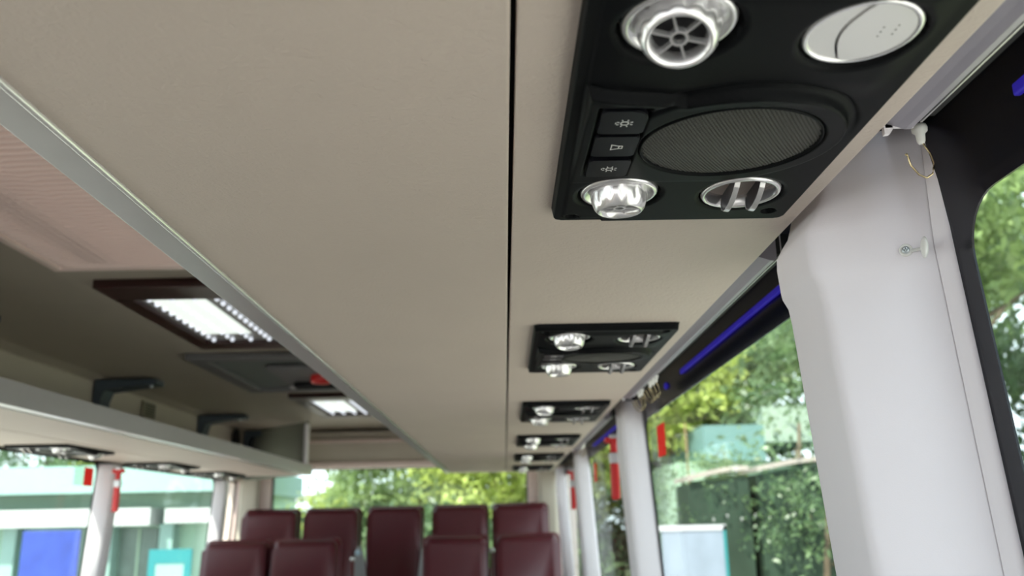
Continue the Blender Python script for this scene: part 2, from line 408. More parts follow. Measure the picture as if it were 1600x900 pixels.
# ---------------------------------------------------------------- luggage racks
def rack(side, xin, xseam0, xseam1, xout, y0, y1, label):
    root = empty('luggage_rack', ((xin + xout) / 2, (y0 + y1) / 2, .27)); ox, oy = (xin + xout) / 2, (y0 + y1) / 2
    setp(root, label, 'luggage rack')
    def B(n, x0, x1, ya, yb, z0, z1, m_, bev=0.0, seg=2, parent=root, smooth=False):
        x0, x1 = min(x0, x1), max(x0, x1)
        o = obj(n, BX(x0 - ox, x1 - ox, ya - oy, yb - oy, z0, z1, bev=bev, seg=seg), m_, parent, smooth); return o
    B('rack_panel', xin, xseam0, y0, y1, 0, .022, beige, .0022, 3)
    B('rack_panel', xseam1, xout, y0, y1, 0, .022, beige, .0022, 3)
    B('seam_channel', xseam0 - .004, xseam1 + .004, y0 + .01, y1 - .01, .0225, .026, blackm)
    # edge rail: flat strip underneath plus upright lip and rounded bead
    s = -1 if xin < xout else 1
    xe = xin + s * .036
    B('edge_rail', xin + s * .0045, xe, y0, y1, -.001, .055, alu, .002)
    bead = bmesh.new(); tube(bead, [(xin + s * .0022 - ox, y0 - oy, -.0006), (xin + s * .0022 - ox, y1 - oy, -.0006)], .0028, 12)
    obj('rail_bead', bead, alu_lt, root, True)
    return root, B
rk, RB = rack(1, -.3075, .0075, .0112, .2807, -2.4, 5.10, 'beige luggage rack overhead, running from above the camera to the rear')
rk2, LB = rack(-1, -1.140, -1.395, -1.399, -1.66, -2.4, 5.05, 'luggage rack on the far left with an open shelf and aluminium rail')
# left rack: liners seen above the rail, end panel
LB('shelf_liner', -1.655, -1.635, -2.4, 5.60, .02, .295, beige_plain, .004)
_e = bmesh.new(); prism(_e, [(-1.145, 5.03), (-1.65, 5.60), (-1.66, 5.62), (-1.66, 5.05), (-1.145, 5.05)][:3] + [(-1.64, 5.63), (-1.130, 5.052)], 'z', .002, .305)
for v in _e.verts: v.co.x += 1.4; v.co.y -= 1.325
obj('end_panel', _e, mat('grey_green_end', (.21, .22, .18), .6), rk2)
LB('end_cap', -1.148, -1.130, 4.99, 5.058, -.002, .29, ivory, .006)
RB('end_cap', -.3435, .2807, 5.10, 5.112, -.001, .058, alu, .003)

# brackets, vent and speaker on the left rack wall
def bracket(y, lab):
    r = empty('rack_bracket', (-1.625, y, .30)); setp(r, lab, 'bracket', )
    bm = bmesh.new(); prism(bm, [(-.005, -.02), (.022, -.02), (.020, .19), (.035, .232), (.24, .252), (.24, .272), (-.005, .272)], 'y', -.045, .045, .004)
    obj('bracket_arm', bm, blueg, r); bm = bmesh.new(); ball(bm, (.21, -.012, .248), .009); obj('screw_head', bm, steel, r, True)
bracket(3.46, 'blue-grey rack bracket nearest the camera on the left shelf wall')
bracket(4.66, 'middle blue-grey rack bracket, between vent box and oval speaker')
bracket(5.50, 'rearmost blue-grey rack bracket near the rack end panel')
bracket(2.28, 'blue-grey rack bracket of the left shelf, just outside the picture')
r = empty('wall_vent', (-1.628, 3.95, .515)); setp(r, 'small square grey vent on the left shelf wall', 'vent')
obj('vent_frame', BX(0, .010, -.07, .07, -.035, .035, bev=.003), mat('olive_frame', (.25, .23, .17), .6), r)
for k in range(5): obj('slat', BX(.009, .014, -.055, .055, -.027 + k * .012, -.021 + k * .012), mat('vent_slat', (.09, .085, .065), .6), r)
r = empty('oval_speaker', (-1.628, 5.27, .505)); setp(r, 'dark oval speaker grille at the rear of the left shelf', 'speaker')
bm = bmesh.new(); ball(bm, (.006, 0, 0), .05, (.35, 1.3, 1.15), 20); obj('speaker_cover', bm, blackm, r, True)
bm = bmesh.new(); tube(bm, [(.008, .067 * math.cos(a), .06 * math.sin(a)) for a in [i * PI / 12 for i in range(24)]], .004, 6, True); obj('speaker_ring', bm, rubber, r, True)

# ---------------------------------------------------------------- ceiling fittings
def lamp(y0, y1, label):
    cx = -.685; r = empty('ceiling_lamp', (cx, (y0 + y1) / 2, .585)); setp(r, label, 'lamp', 'ceiling lamps in the aisle')
    hw, hl = .315, (y1 - y0) / 2
    for (a, b, c, d) in ((-hw, hw, -hl, -hl + .125), (-hw, hw, hl - .095, hl), (-hw, -hw + .05, -hl + .125, hl - .095), (hw - .05, hw, -hl + .125, hl - .095)):
        obj('lamp_frame', BX(a, b, c, d, -.020, .004, bev=.004), wine, r)
    ln = obj('lens', BX(-hw + .05, hw - .05, -hl + .125, hl - .095, -.008, 0), lens_m, r)
    obj('lens_reflection', BX(-.235, -.095, -hl + .13, hl - .20, -.0105, -.0075), lens_refl_m, r)  # glowing rectangle stands in for the window mirrored in the lens
    bm = bmesh.new(); nx, ny = 9, 11
    for i in range(nx):
        for j in range(ny):
            q = bmesh.ops.create_icosphere(bm, subdivisions=1, radius=.0075)
            for v in q['verts']: v.co += Vector((-hw + .08 + i * (2 * hw - .16) / (nx - 1), -hl + .15 + j * (2 * hl - .27) / (ny - 1), -.012))
    s_ = obj('lens_studs', bm, stud_m, r, True); s_['kind'] = 'stuff'
    bm = bmesh.new(); ball(bm, (0.02, hl - .012, -.022), .010); obj('screw_head', bm, steel, r, True)
lamp(2.03, 2.815, 'rectangular ceiling lamp with dark wood-toned frame, nearer of the two')
lamp(3.99, 4.79, 'smaller-looking ceiling lamp further back, past the roof hatch')
# ribbed cover
def ribbed():
    x0, x1, y0, y1 = -1.0, -.37, .80, 1.875; nx, ny = 34, 700
    xs = np.linspace(x0, x1, nx); ys = np.linspace(y0, y1, ny); X, Y = np.meshgrid(xs, ys)
    u = (X + .685) / .315
    ph = Y + .022 * np.cos(u * 2.3) + .006 * np.sin(u * 9)
    e = np.minimum(np.minimum(X - x0, x1 - X), np.minimum(Y - y0, y1 - Y)); k = np.clip((e - .022) / .02, 0, 1)
    Z = .572 - .006 * np.clip(e / .012, 0, 1) + k * .022 * (1 - np.abs(np.sin(ph * PI / .0205))) ** 1.2
    Z = Z - .003 * k * np.exp(-((np.abs(u) - .33) / .03) ** 2)
    v = np.stack([X + .685, Y - 1.2, Z - .585], -1).reshape(-1, 3); idx = np.arange(nx * ny).reshape(ny, nx)
    f = np.stack([idx[:-1, :-1], idx[:-1, 1:], idx[1:, 1:], idx[1:, :-1]], -1).reshape(-1, 4)
    return v, f
rc = empty('ribbed_cover', (-.685, 1.2, .585)); setp(rc, 'pinkish ribbed ceiling cover with wavy cross ribs, nearest ceiling fitting', 'ceiling cover')
v, f = ribbed(); npobj('ribbed_sheet', v, f, mat('ribbed_pink_cover', (0.86, 0.68, 0.62), .4, emit=((1, .78, .70), .02)), rc, True)  # faint pink glow added to lift the sheet's brightness, no lamp behind
bm = bmesh.new(); box(bm, -.33, .33, .665, .682, -.022, .002, .004); box(bm, -.33, -.310, -.66, .67, -.022, .002, .004); box(bm, .310, .33, -.66, .67, -.022, .002, .004)
obj('cover_rim', bm, pinkish, rc)
# hatch
ht = empty('roof_hatch', (-.685, 3.385, .585)); setp(ht, 'grey roof hatch with black handle and red knob, between the ceiling lamps', 'hatch')
bm = bmesh.new()
for a, b, c, d in ((-.43, .43, -.41, -.35), (-.43, .43, .35, .41), (-.43, -.37, -.35, .35), (.37, .43, -.35, .35)): box(bm, a, b, c, d, -.022, .002, .005)
obj('hatch_frame', bm, hatch_m, ht)
obj('hatch_lid', BX(-.37, .37, -.35, .35, -.006, 0), mat('grey_green_lid', (.14, .16, .15), .55), ht)
obj('handle_housing', BX(-.20, .33, -.22, .30, -.030, -.006, bev=.012), hatch_m, ht)
obj('handle', BX(-.16, .10, .06, .12, -.055, -.030, bev=.01), blackm, ht)
bm = bmesh.new(); lathe(bm, [(.001, -.062), (.035, -.060), (.042, -.05), (.04, -.030)], 24); obj('knob', bm, red, ht, True).location = (-.02, -.07, 0)
ht.children[-1]['label'] = 'round red knob'
obj('latch_plate', BX(-.20, -.10, .16, .20, -.04, -.03, bev=.004), alu, ht)

# ---------------------------------------------------------------- overhead consoles
PX0, PX1, PY0, PY1 = -.105, .106, -.185, .185
KA, KB, LA, LB_, SPK = (-.0510, -.134), (-.0515, .120), (.054, -.124), (.051, .122), (.0135, .012)
def console_mesh():
    nx, ny = 190, 330
    xs = np.linspace(PX0, PX1, nx); ys = np.linspace(PY0, PY1, ny); X, Y = np.meshgrid(xs, ys)
    def sst(t): t = np.clip(t, 0, 1); return t * t * (3 - 2 * t)
    r = .010
    qx = np.abs(X - .0005) - (.1055 - r); qy = np.abs(Y) - (.185 - r)
    sd = np.sqrt(np.maximum(qx, 0) ** 2 + np.maximum(qy, 0) ** 2) + np.minimum(np.maximum(qx, qy), 0) - r
    e = -sd
    D = .0105 * sst(e / .0022) - .0012 * sst((.011 - e) / .002) * (X < -.06)
    # gentle crowning of the body in front of the speaker
    D += .003 * sst((e - .008) / .02) * sst((-.045 - Y) / .03)
    # wedge plate with the buttons and round speaker pod
    rs = np.sqrt((X - SPK[0]) ** 2 + (Y - SPK[1]) ** 2)
    edge = -.070 + .20 * (X + .095) + 2.2 * np.clip(X + .06, 0, 1) ** 2
    sdw = np.maximum.reduce([edge - Y, -.0955 - X, X - SPK[0], Y - .092])
    sdc = rs - .0805
    sdu = np.minimum(sdc, sdw)
    rise = .0085 * np.clip(1 - (Y + .060) / .155, 0, 1)
    D = D + rise * sst(-sdu / .0030)
    # groove just in front of the pod
    D -= .002 * np.exp(-((sdc - .004) / .0025) ** 2) * sst((.03 - Y) / .05) * sst((.10 - np.abs(X)) / .01) * (e > .006)
    # speaker bowl
    D -= .003 * sst((.066 - rs) / .0025)
    # button pocket
    bx = np.abs(X + .0690) - .0175; by = np.abs(Y - .010) - .0645
    D -= .0035 * sst(-np.maximum(bx, by) / .0016)
    for (cx, cy_), R in ((KA, .0345), (KB, .0345), (LA, .0345), (LB_, .0345)):
        rr = np.sqrt((X - cx) ** 2 + (Y - cy_) ** 2)
        D -= .0012 * sst((R + .004 - rr) / .004)
        D -= .020 * sst((R - rr) / .0015)
    for cx, cy_ in ((-.0875, .1715), (.0865, .163), (-.0875, -.1715), (.0865, -.1715)):
        rr = np.sqrt(((X - cx)) ** 2 + ((Y - cy_) * 1.0) ** 2); D -= .006 * sst((.0066 - rr) / .0015)
    # corner pixels collapse up to the ceiling plane
    v = np.stack([X, Y, -D], -1).reshape(-1, 3); idx = np.arange(nx * ny).reshape(ny, nx)
    inside = (e > -.0012)
    keep = inside[:-1, :-1] | inside[1:, 1:] | inside[:-1, 1:] | inside[1:, :-1]
    f = np.stack([idx[:-1, :-1], idx[1:, :-1], idx[1:, 1:], idx[:-1, 1:]], -1)[keep]
    return v, f.reshape(-1, 4)
def grille_mesh():
    V, Fc = [], []; p = .00285; R = .0628
    row = 0; y = -R
    hexa = [(math.cos(PI / 6 + k * PI / 3), math.sin(PI / 6 + k * PI / 3)) for k in range(6)]
    while y < R:
        x = -R + (p / 2 if row % 2 else 0)
        while x < R:
            if x * x + y * y < (R - .001) ** 2:
                b = len(V); dz = -.0035 * (1 - (x * x + y * y) / R ** 2)
                for s_, z in ((p * .577, 0), (p * .40, 0.0), (p * .385, .0009)):
                    for hx, hy in hexa: V.append((x + hx * s_, y + hy * s_, dz + z))
                for k in range(6):
                    j = (k + 1) % 6
                    Fc.append((b + k, b + j, b + 6 + j, b + 6 + k)); Fc.append((b + 6 + k, b + 6 + j, b + 12 + j, b + 12 + k))
            x += p
        y += p * .866; row += 1
    return V, Fc
def nozzle(parent, c, tilt, tiltx=0.0):
    bm = bmesh.new()
    lathe(bm, [(.0325, .010), (.0325, .0015), (.0318, -.0015), (.0300, -.0030), (.0275, -.0022), (.0250, .0005), (.0235, .0010)], 48)
    o = obj('air_nozzle', bm, silver, parent, True); o.location = (c[0], c[1], -.0075)
    bm = bmesh.new()
    lathe(bm, [(.0242, .006), (.0242, .000), (.0238, -.004), (.0232, -.0075), (.0224, -.0105), (.0208, -.0145), (.0186, -.0170), (.0178, -.0176), (.0168, -.0172), (.0156, -.0148), (.0150, -.0135), (.0148, -.007)], 96, flute=(12, {2, 3, 4}, .0015))
    k = obj('nozzle_knob', bm, silver, o, True); k.rotation_euler = (tilt, tiltx, 0)
    bm = bmesh.new(); lathe(bm, [(.0052, -.0105), (.0052, -.0145), (.0036, -.0145), (.0036, -.0105)], 24)
    for a in range(6):
        q = bmesh.ops.create_cube(bm, size=1)
        for v in q['verts']:
            x = .0045 + (v.co.x + .5) * .0108; y = v.co.y * .0013; z = -.0125 + v.co.z * .0035; t = a * PI / 3 + .12
            v.co = Vector((x * math.cos(t) - y * math.sin(t), x * math.sin(t) + y * math.cos(t), z))
    g = obj('nozzle_grille', bm, silver, o); g.rotation_euler = (tilt, tiltx, 0)
    bm = bmesh.new(); lathe(bm, [(.001, -.0075), (.0150, -.0075)], 24); g = obj('nozzle_throat', bm, blackm, o); g.rotation_euler = (tilt, tiltx, 0)
    return o
def louvre(parent, c, open_, ang=0.0):
    bm = bmesh.new(); lathe(bm, [(.0330, .008), (.0330, -.0005), (.0318, -.0022), (.0300, -.0024), (.0288, -.0010), (.0285, .009)], 56)
    o = obj('air_louvre', bm, silver, parent, True); o.location = (c[0], c[1], -.0085)
    if open_:
        for x in (-.0085, .0125):
            bm = bmesh.new(); pts = []
            L = math.sqrt(.0278 ** 2 - x * x)
            for i in range(17):
                t = -1 + 2 * i / 16; pts.append((t * L, -.0185 * (1 - t * t) ** .6 + .004))
            pts = [(L, .012)] + pts[::-1] + [(-L, .012)]
            prism(bm, pts, 'x', -.0012, .0012)
            f_ = obj('flap', bm, flap_m, o); f_.location = (x, 0, 0); f_.rotation_euler = (0, .22, 0)
            bm = bmesh.new(); P = [(0, -1 + 2 * i / 16, 0) for i in range(17)]
            w2 = .0021
            A = []; 
            for i in range(17):
                t = -1 + 2 * i / 16; z = -.0185 * (1 - t * t) ** .6 + .004; A.append([bm.verts.new((q * w2, t * L, z + dz)) for q, dz in ((-1, .0005), (-1, -.0009), (1, -.0009), (1, .0005))])
            for a, b in zip(A, A[1:]):
                for k in range(4): bm.faces.new((a[k], a[(k + 1) % 4], b[(k + 1) % 4], b[k]))
            e_ = obj('flap_edge', bm, silver, o); e_.location = (x, 0, 0); e_.rotation_euler = (0, .22, 0)
        bm = bmesh.new(); lathe(bm, [(.001, .011), (.0286, .009)], 24); obj('louvre_back', bm, blackm, o)
    else:
        n = 40
        # two plates parted by a curved slit
        def side_pts(sg):
            R = .0288; a0 = math.radians(98); a1 = math.radians(262)
            if sg < 0: arc = [(R * math.cos(a), R * math.sin(a)) for a in np.linspace(a0, a1, 22)]
            else: arc = [(R * math.cos(a), R * math.sin(a)) for a in np.linspace(a1 + math.radians(3), a0 + 2 * PI - math.radians(3), 30)]
            p0, p1 = arc[-1], arc[0]; cut = []
            for t in np.linspace(0, 1, 14)[1:-1]:
                x = p0[0] + (p1[0] - p0[0]) * t - .0085 * math.sin(PI * t); y = p0[1] + (p1[1] - p0[1]) * t; cut.append((x, y))
            return arc + cut
        for sg in (-1, 1):
            bm = bmesh.new(); prism(bm, side_pts(sg), 'z', -.0016 if sg > 0 else -.0006, .003, .0006, 1); f_ = obj('flap', bm, silver_wh, o); f_.rotation_euler = (0, 0, ang)
        bm = bmesh.new()
        for i in range(2):
            for j in range(3): ball(bm, (.010 + i * .0075, -.006 + j * .0045 - i * .002, -.0018), .0007, (1, 1, .5), 6)
        d_ = obj('flap_dots', bm, greyp, o); d_.rotation_euler = (0, 0, ang)
        bm = bmesh.new(); lathe(bm, [(.001, .0045), (.0286, .0045)], 24); obj('louvre_back', bm, blackm, o)
    return o
def sun_icon(s=1.0):
    bm = bmesh.new(); n = 20; R = .0029; t = .00035
    lathe(bm, [(R, 0), (R, -.0002), (R - 2 * t, -.0002), (R - 2 * t, 0)], 24)
    for k in range(8):
        a = k * PI / 4 + .39; q = bmesh.ops.create_cube(bm, size=1)
        for v in q['verts']:
            x = .0040 + (v.co.x + .5) * .0017; y = v.co.y * .0006
            v.co = Vector((x * math.cos(a) - y * math.sin(a), x * math.sin(a) + y * math.cos(a), -.0001 + v.co.z * .0002))
    box(bm, -.0062, -.0056, -.0012, .0008, -.0002, 0)
    return bm
def speaker_icon():
    bm = bmesh.new()
    P = [(-.0035, -.0045), (.0018, -.0022), (.0018, .0022), (-.0035, .0045)]
    def seg(a, b):
        a, b = Vector((*a, 0)), Vector((*b, 0)); d = (b - a).normalized(); s = Vector((-d.y, d.x, 0)) * .0003
        a = a - d * .0003; b = b + d * .0003
        lo = [bm.verts.new(p) for p in (a + s, b + s, b - s, a - s)]; hi = [bm.verts.new(p + Vector((0, 0, -.0002))) for p in (a + s, b + s, b - s, a - s)]
        bm.faces.new(lo); bm.faces.new(hi)
        for i in range(4): bm.faces.new((lo[i], lo[(i + 1) % 4], hi[(i + 1) % 4], hi[i]))
    for i in range(4): seg(P[i], P[(i + 1) % 4])
    Q = [(.0018, -.0022), (.0042, -.0022), (.0042, .0022), (.0018, .0022)]
    for i in range(3): seg(Q[i], Q[i + 1])
    return bm
CV = console_mesh(); GV = grille_mesh(); SH = {}
def console(x, y, z, label, louvA=False, louvB=True, tiltA=-.33, tiltB=.04, tx=(.12, 0), rotz=0.0, group='overhead passenger consoles'):
    root = empty('overhead_console', (x, y, z), rotz); setp(root, label, 'console', group)
    if 'body' not in SH:
        o = npobj('console_body', CV[0], CV[1], blackp, root, True); SH['body'] = o.data
        g = npobj('speaker_grille', *GV, mesh_m, root); SH['gr'] = g.data
    else:
        o = bpy.data.objects.new('console_body', SH['body']); C.objects.link(o); o.parent = root
        g = bpy.data.objects.new('speaker_grille', SH['gr']); C.objects.link(g); g.parent = root
    g.location = (SPK[0], SPK[1], -.0135); g.rotation_euler = (.055, 0, 0)
    g['kind'] = 'stuff'
    bm = bmesh.new(); lathe(bm, [(.0638, .002), (.0638, -.0010), (.0630, -.0016), (.0622, -.0008), (.0622, .002)], 64); q = obj('grille_ring', bm, blackp, root, True); q.location = (SPK[0], SPK[1], -.0140); q.rotation_euler = (.055, 0, 0)
    bm = bmesh.new(); lathe(bm, [(.001, -.0004), (.064, -.0004)], 40); q = obj('speaker_cone', bm, blackm, root); q.location = (SPK[0], SPK[1], -.0118); q.rotation_euler = (.055, 0, 0)
    for k, (by, ln, ic) in enumerate(((-.0345, .0185, 'sun'), (.0090, .0185, 'spk'), (.0500, .0175, 'sun'))):
        bm = bmesh.new(); prism(bm, rrect(-.0155, .0155, -ln, ln, (.003, .003, .003, .003) if k else (.003, .012, .003, .003)), 'z', -.0032 - .0009 * (k != 1), 0, .0008, 2)
        b = obj('button', bm, blackg, root, True if 0 else False); b.location = (-.0690, by, -.0150 + .0036 * (by + .02) / .085); b.rotation_euler = (.052, 0, 0)
        s_ = obj('button_symbol', sun_icon() if ic == 'sun' else speaker_icon(), icon_m, b); s_.location = (.001, 0, -.0033 - .0009 * (k != 1)); s_['label'] = 'white lamp symbol' if ic == 'sun' else 'white speaker symbol'
    nozzle(root, KA, tiltA, tx[0]); nozzle(root, KB, tiltB, tx[1])
    louvre(root, LA, louvA); louvre(root, LB_, louvB)
    for cx, cy_ in ((-.0875, .1715), (.0865, .163)):
        bm = bmesh.new(); lathe(bm, [(.001, -.0012), (.0034, -.0010), (.0040, .001)], 12); q = obj('screw', bm, steel if 0 else rubber, root, True); q.location = (cx, cy_, -.0055)
        
    return root
XC, ZC = .151, .2700
names = ['black overhead console nearest the camera, with round speaker grille and silver vents',
         'second black overhead console from the camera, under the right rack',
         'third overhead console from the camera, small and blurred',
         'fourth overhead console from the camera, under the right rack',
         'fifth overhead console, second from the rear of the right rack',
         'rearmost overhead console of the right rack']
ys = [.55, 1.385, 2.215, 3.045, 3.87, 4.68]
opts = [dict(), dict(louvA=True, tiltA=-.10, tiltB=.0, tx=(0, 0)), dict(louvA=True, louvB=True, tiltA=-.2), dict(louvA=True, tiltA=.1), dict(tiltA=-.1, louvA=True), dict(louvA=True)]
for lb, y, o in zip(names, ys, opts): console(XC, y, ZC, lb, **o)
for y, lb in ((3.06, 'console under the left rack nearest the camera, above the blue board window'), (3.98, 'middle console under the left rack, seen edge-on'), (4.72, 'rearmost console under the left rack, by the pale pillar')):
    console(-1.545, y, .2700, lb, rotz=PI, louvA=True, group='consoles under the left rack')

# ---------------------------------------------------------------- curtain tracks, hooks, led strips
def track(y0, y1, label):
    r = empty('curtain_track', (.300, (y0 + y1) / 2, .27)); setp(r, label, 'curtain track', 'curtain tracks above the right windows')
    L = (y1 - y0) / 2
    def P(n, pts, m_, bev=.0006): bm = bmesh.new(); prism(bm, pts, 'y', -L, L); obj(n, bm, m_, r)
    P('track_body', [(-.0185, .030), (-.0180, .0045), (-.010, .0020), (-.0035, -.0005), (.0010, -.0005), (.0035, .002), (.0040, .006), (.0040, .030)], mat('grey_violet_alu', (.34, .32, .37), .4, metal=.4))
    P('track_slot', [(.0042, .03), (.0042, .007), (.0085, .007), (.0085, .03)], blackm)
    P('track_lip', [(.0087, .03), (.0087, .0050), (.0100, .0050), (.0100, .03)], alu)
    P('track_back', [(.0102, .03), (.0102, .010), (.0200, .010), (.0200, .03)], blackm)
    bm = bmesh.new(); box(bm, -.0175, .0035, L, L + .0015, .001, .028); prism(bm, [(-.0185, -.004), (-.0145, -.0035), (-.0120, .000), (-.0120, .006), (-.0185, .006)], 'y', L, L + .004); obj('end_cap', bm, ivory, r)
    return r
track(-1.0, .572, 'grey-violet curtain track beside the nearest console')
track(.90, 2.02, 'curtain track above the second right window, with clustered hooks at its end')
track(2.45, 3.60, 'curtain track above the third right window')
def hook_wire(bm, o, s=1.0, ph=0.0):
    pts = [(0, 0, 0), (.001, -.001, -.006), (.004, -.003, -.014), (.005, -.004, -.022), (.003, -.003, -.030), (-.001, -.001, -.033), (-.006, .001, -.030), (-.011, .002, -.023), (-.0125, .002, -.017), (-.0145, .001, -.0145), (-.0165, 0, -.016)]
    q = []
    for i in range(len(pts) - 1):
        for t in (0, .5): q.append(Vector(pts[i]).lerp(Vector(pts[i + 1]), t))
    q.append(Vector(pts[-1])); c_, s_ = math.cos(ph), math.sin(ph)
    tube(bm, [(o[0] + (p.x * c_ - p.y * s_) * s, o[1] + (p.x * s_ + p.y * c_) * s, o[2] + p.z * s) for p in q], .00075 * s, 6)
def gliders(name, loc, label, cnt=1, group=None, step=.012, s=1.0):
    r = empty(name, loc); setp(r, label, 'curtain hook', group)
    for i in range(cnt):
        bm = bmesh.new(); lathe(bm, [(.0005, .004), (.0050, .004), (.0058, .0015), (.0055, -.001), (.0035, -.003), (.0030, -.009), (.0020, -.011), (.0005, -.0115)], 20)
        g = obj('glider', bm, white, r, True); g.location = (0, i * step, 0)
        bm = bmesh.new(); hook_wire(bm, (0, 0, -.006), s, .3 + .5 * i); h = obj('hook_wire', bm, brass, g, True)
gliders('curtain_hook', (.3180, .592, .2780), 'metal curtain hook hanging from white glider at the near track end')
for i in range(5): gliders('curtain_hook', (.306, 1.70 + i * .035 + .08 * (i > 2), .270), ['nearest', 'second', 'third', 'fourth', 'farthest'][i] + ' of the five brass curtain hooks bunched at the end of the second track', 1, 'bunched curtain hooks', s=1.1)
for i in range(3): gliders('curtain_hook', (.306, 3.30 + i * .05, .270), ['nearest', 'middle', 'farthest'][i] + ' of three brass curtain hooks at the end of the third track', 1, 'bunched curtain hooks of third track')
def led(y0, y1, label):
    r = empty('led_strip', (xr(.286), (y0 + y1) / 2, .286)); setp(r, label, 'light strip')
    L = (y1 - y0) / 2; bm = bmesh.new(); box(bm, -.004, .0015, -L, L, -.0048, .0048, .0015); obj('led_tube', bm, led_m, r)
    
led(.98, 1.74, 'blue glowing strip light above the second right window')
led(-.4, .546, 'blue strip light end above the nearest right window')
led(2.62, 3.55, 'dim blue strip light above the third right window')
bm = bmesh.new(); r = empty('led_dot', (xr(.286), 1.92, .284)); setp(r, 'small round blue light past the end of the strip', 'light'); ball(bm, (0, 0, 0), .008, (.5, 1.6, 1)); obj('led_lens', bm, led_m, r, True)

# tie-back knob on the near pillar
kd = empty('tie_back_peg', (.3460, .6955, .2153)); setp(kd, 'white oval curtain tie-back knob screwed to the ivory pillar', 'knob')
nrm = Vector((-.53, -.848, 0)); q = nrm.to_track_quat('Z', 'Y')
bm = bmesh.new(); lathe(bm, [(.0055, 0), (.0053, .0025), (.0043, .0032), (.0036, .0020), (.0006, .0018)], 28); o = obj('screw_cup', bm, white, kd, True); o.rotation_euler = q.to_euler()
bm = bmesh.new(); lathe(bm, [(.0033, .0015), (.0030, .0030), (.0014, .0034), (.0010, .0026), (.0003, .0026)], 16); box(bm, -.0022, .0022, -.0004, .0004, .0030, .0037); box(bm, -.0004, .0004, -.0022, .0022, .0030, .0037)
o2 = obj('screw_head', bm, steel, o, True)
bm = bmesh.new(); tube(bm, [(.003, -.004, -.0015), (.006, -.014, -.003), (.004, -.022, -.005)], [.0016, .0015, .002], 8); obj('stem', bm, white, kd, True)
bm = bmesh.new(); ball(bm, (0, 0, 0), .0092, (.30, .55, 1.0), 24); o = obj('oval_disc', bm, white, kd, True); o.location = (.0035, -.0245, -.005); o.rotation_euler = (0, .08, -.1)

# ---------------------------------------------------------------- hammers and stickers
def hammer(x, y, z, side, label, s=1.0):
    r = empty('emergency_hammer', (x, y, z)); setp(r, label, 'emergency hammer', 'red emergency hammers on the window pillars')
    bm = bmesh.new(); box(bm, -.012, .012, -.010, .010, -.15 * s, -.045, .006, 3); obj('handle', bm, red, r)
    obj('holder', BX(-.014, .014, -.012, .012, -.050, -.018, bev=.004), alu, r)
    bm = bmesh.new(); box(bm, -.010, .010, -.011, .011, -.02, .018, .005, 2); box(bm, -.026, .026, -.009, .009, .008, .026, .006, 2); obj('head', bm, red, r)
    obj('holder_clip', BX(-.012, .012, -.013, .013, .022, .034, bev=.003), alu, r)
hammer(.318, 2.52, .20, 1, 'red emergency hammer hanging behind the pillar of second right window')
hammer(.318, 4.08, .19, 1, 'small red emergency hammer further back on right side')
hammer(-1.618, 3.69, .212, -1, 'red emergency hammer on the left side pillar')
def sticker(side, y, z, w_, h_, label, mirror=1):
    fx = xr if side > 0 else xl
    r = empty('window_sticker', (fx(z) - side * .0, y, z)); setp(r, label, 'sticker', 'emergency exit stickers on the glass')
    def quad(n, y0, y1, z0, z1, m_, off):
        bm = bmesh.new(); 
        for k, (a, b) in enumerate(((y0, y1),)): prism(bm, rrect(a, b, z0, z1, .004, 3), 'x', -off - .0004, -off)
        o = obj(n, bm, m_, r); o.rotation_euler = (0, -side * 0.0, 0); return o
    a = quad('pale_half', -w_ / 2, w_ / 2, -h_ / 2, h_ / 2, clearst, 0.0 if side > 0 else -.0025)
    b = quad('red_half', 0 if mirror > 0 else -w_ / 2, w_ / 2 if mirror > 0 else 0, -h_ / 2, h_ / 2, redst, .0006 if side > 0 else -.0035)
sticker(1, 2.10, .175, .20, .075, 'red emergency sticker on the second right window', -1)
sticker(1, 3.62, .18, .16, .075, 'faint red sticker on the third right window', -1)
sticker(-1, 3.60, .205, .16, .075, 'red and clear sticker on the left window by the pillar')

# ---------------------------------------------------------------- seats
def seat_proto(w_=.335):
    root = empty('bus_seat', (0, 0, 0))
    out = rrect(-w_ / 2, w_ / 2, -.78, 0, (.03, .03, .035, .035), 6)
    out = [(x * (1 - .06 * max(0, min(1, (z + .35) / .35))), z + (-.010 * (abs(x) / (w_ / 2)) ** 2 if z > -.1 else 0)) for x, z in out]
    bm = bmesh.new(); prism(bm, out, 'y', -.045, .045, .038, 6)
    for v in bm.verts: v.co.y += -.20 * min(0, v.co.z) * -1 * .45
    b = obj('backrest', bm, maroon, root, True)
    out2 = [(x * 1.045, z * 1.0 + (.003)) for x, z in rrect(-w_ / 2 * .97, w_ / 2 * .97, -.78, 0, .03, 5)]
    bm = bmesh.new(); prism(bm, out2, 'y', .036, .060, .01, 3)
    for v in bm.verts: v.co.y += -.20 * min(0, v.co.z) * -1 * .45
    s_ = obj('back_shell', bm, mat('maroon_shell', (.10, .012, .02), .3), root, True)
    bm = bmesh.new(); prism(bm, rrect(-w_ / 2, w_ / 2, -.52, .0, .04, 5), 'z', -.78, -.66, .025, 4); obj('seat_cushion', bm, maroon, root, True)
    obj('seat_base', BX(-w_ / 2 + .04, w_ / 2 - .04, -.45, -.05, -1.13, -.78, bev=.01), greyp, root)
    return root
proto = seat_proto()
rear_row = [(-1.393, 'wine-red back-row seat at the far left corner'), (-1.028, 'second back-row seat from the left'), (-.655, 'centre seat of the back row, facing the aisle'), (-.267, 'fourth back-row seat from the left'), (.093, 'wine-red back-row seat in the right corner')]
mid_row = [(-1.362, 'left window seat of the row before the back row'), (-1.010, 'left aisle seat of the row before the back row'), (-.252, 'right aisle seat of the row before the back row'), (.113, 'right window seat of the row before the back row')]
first = True
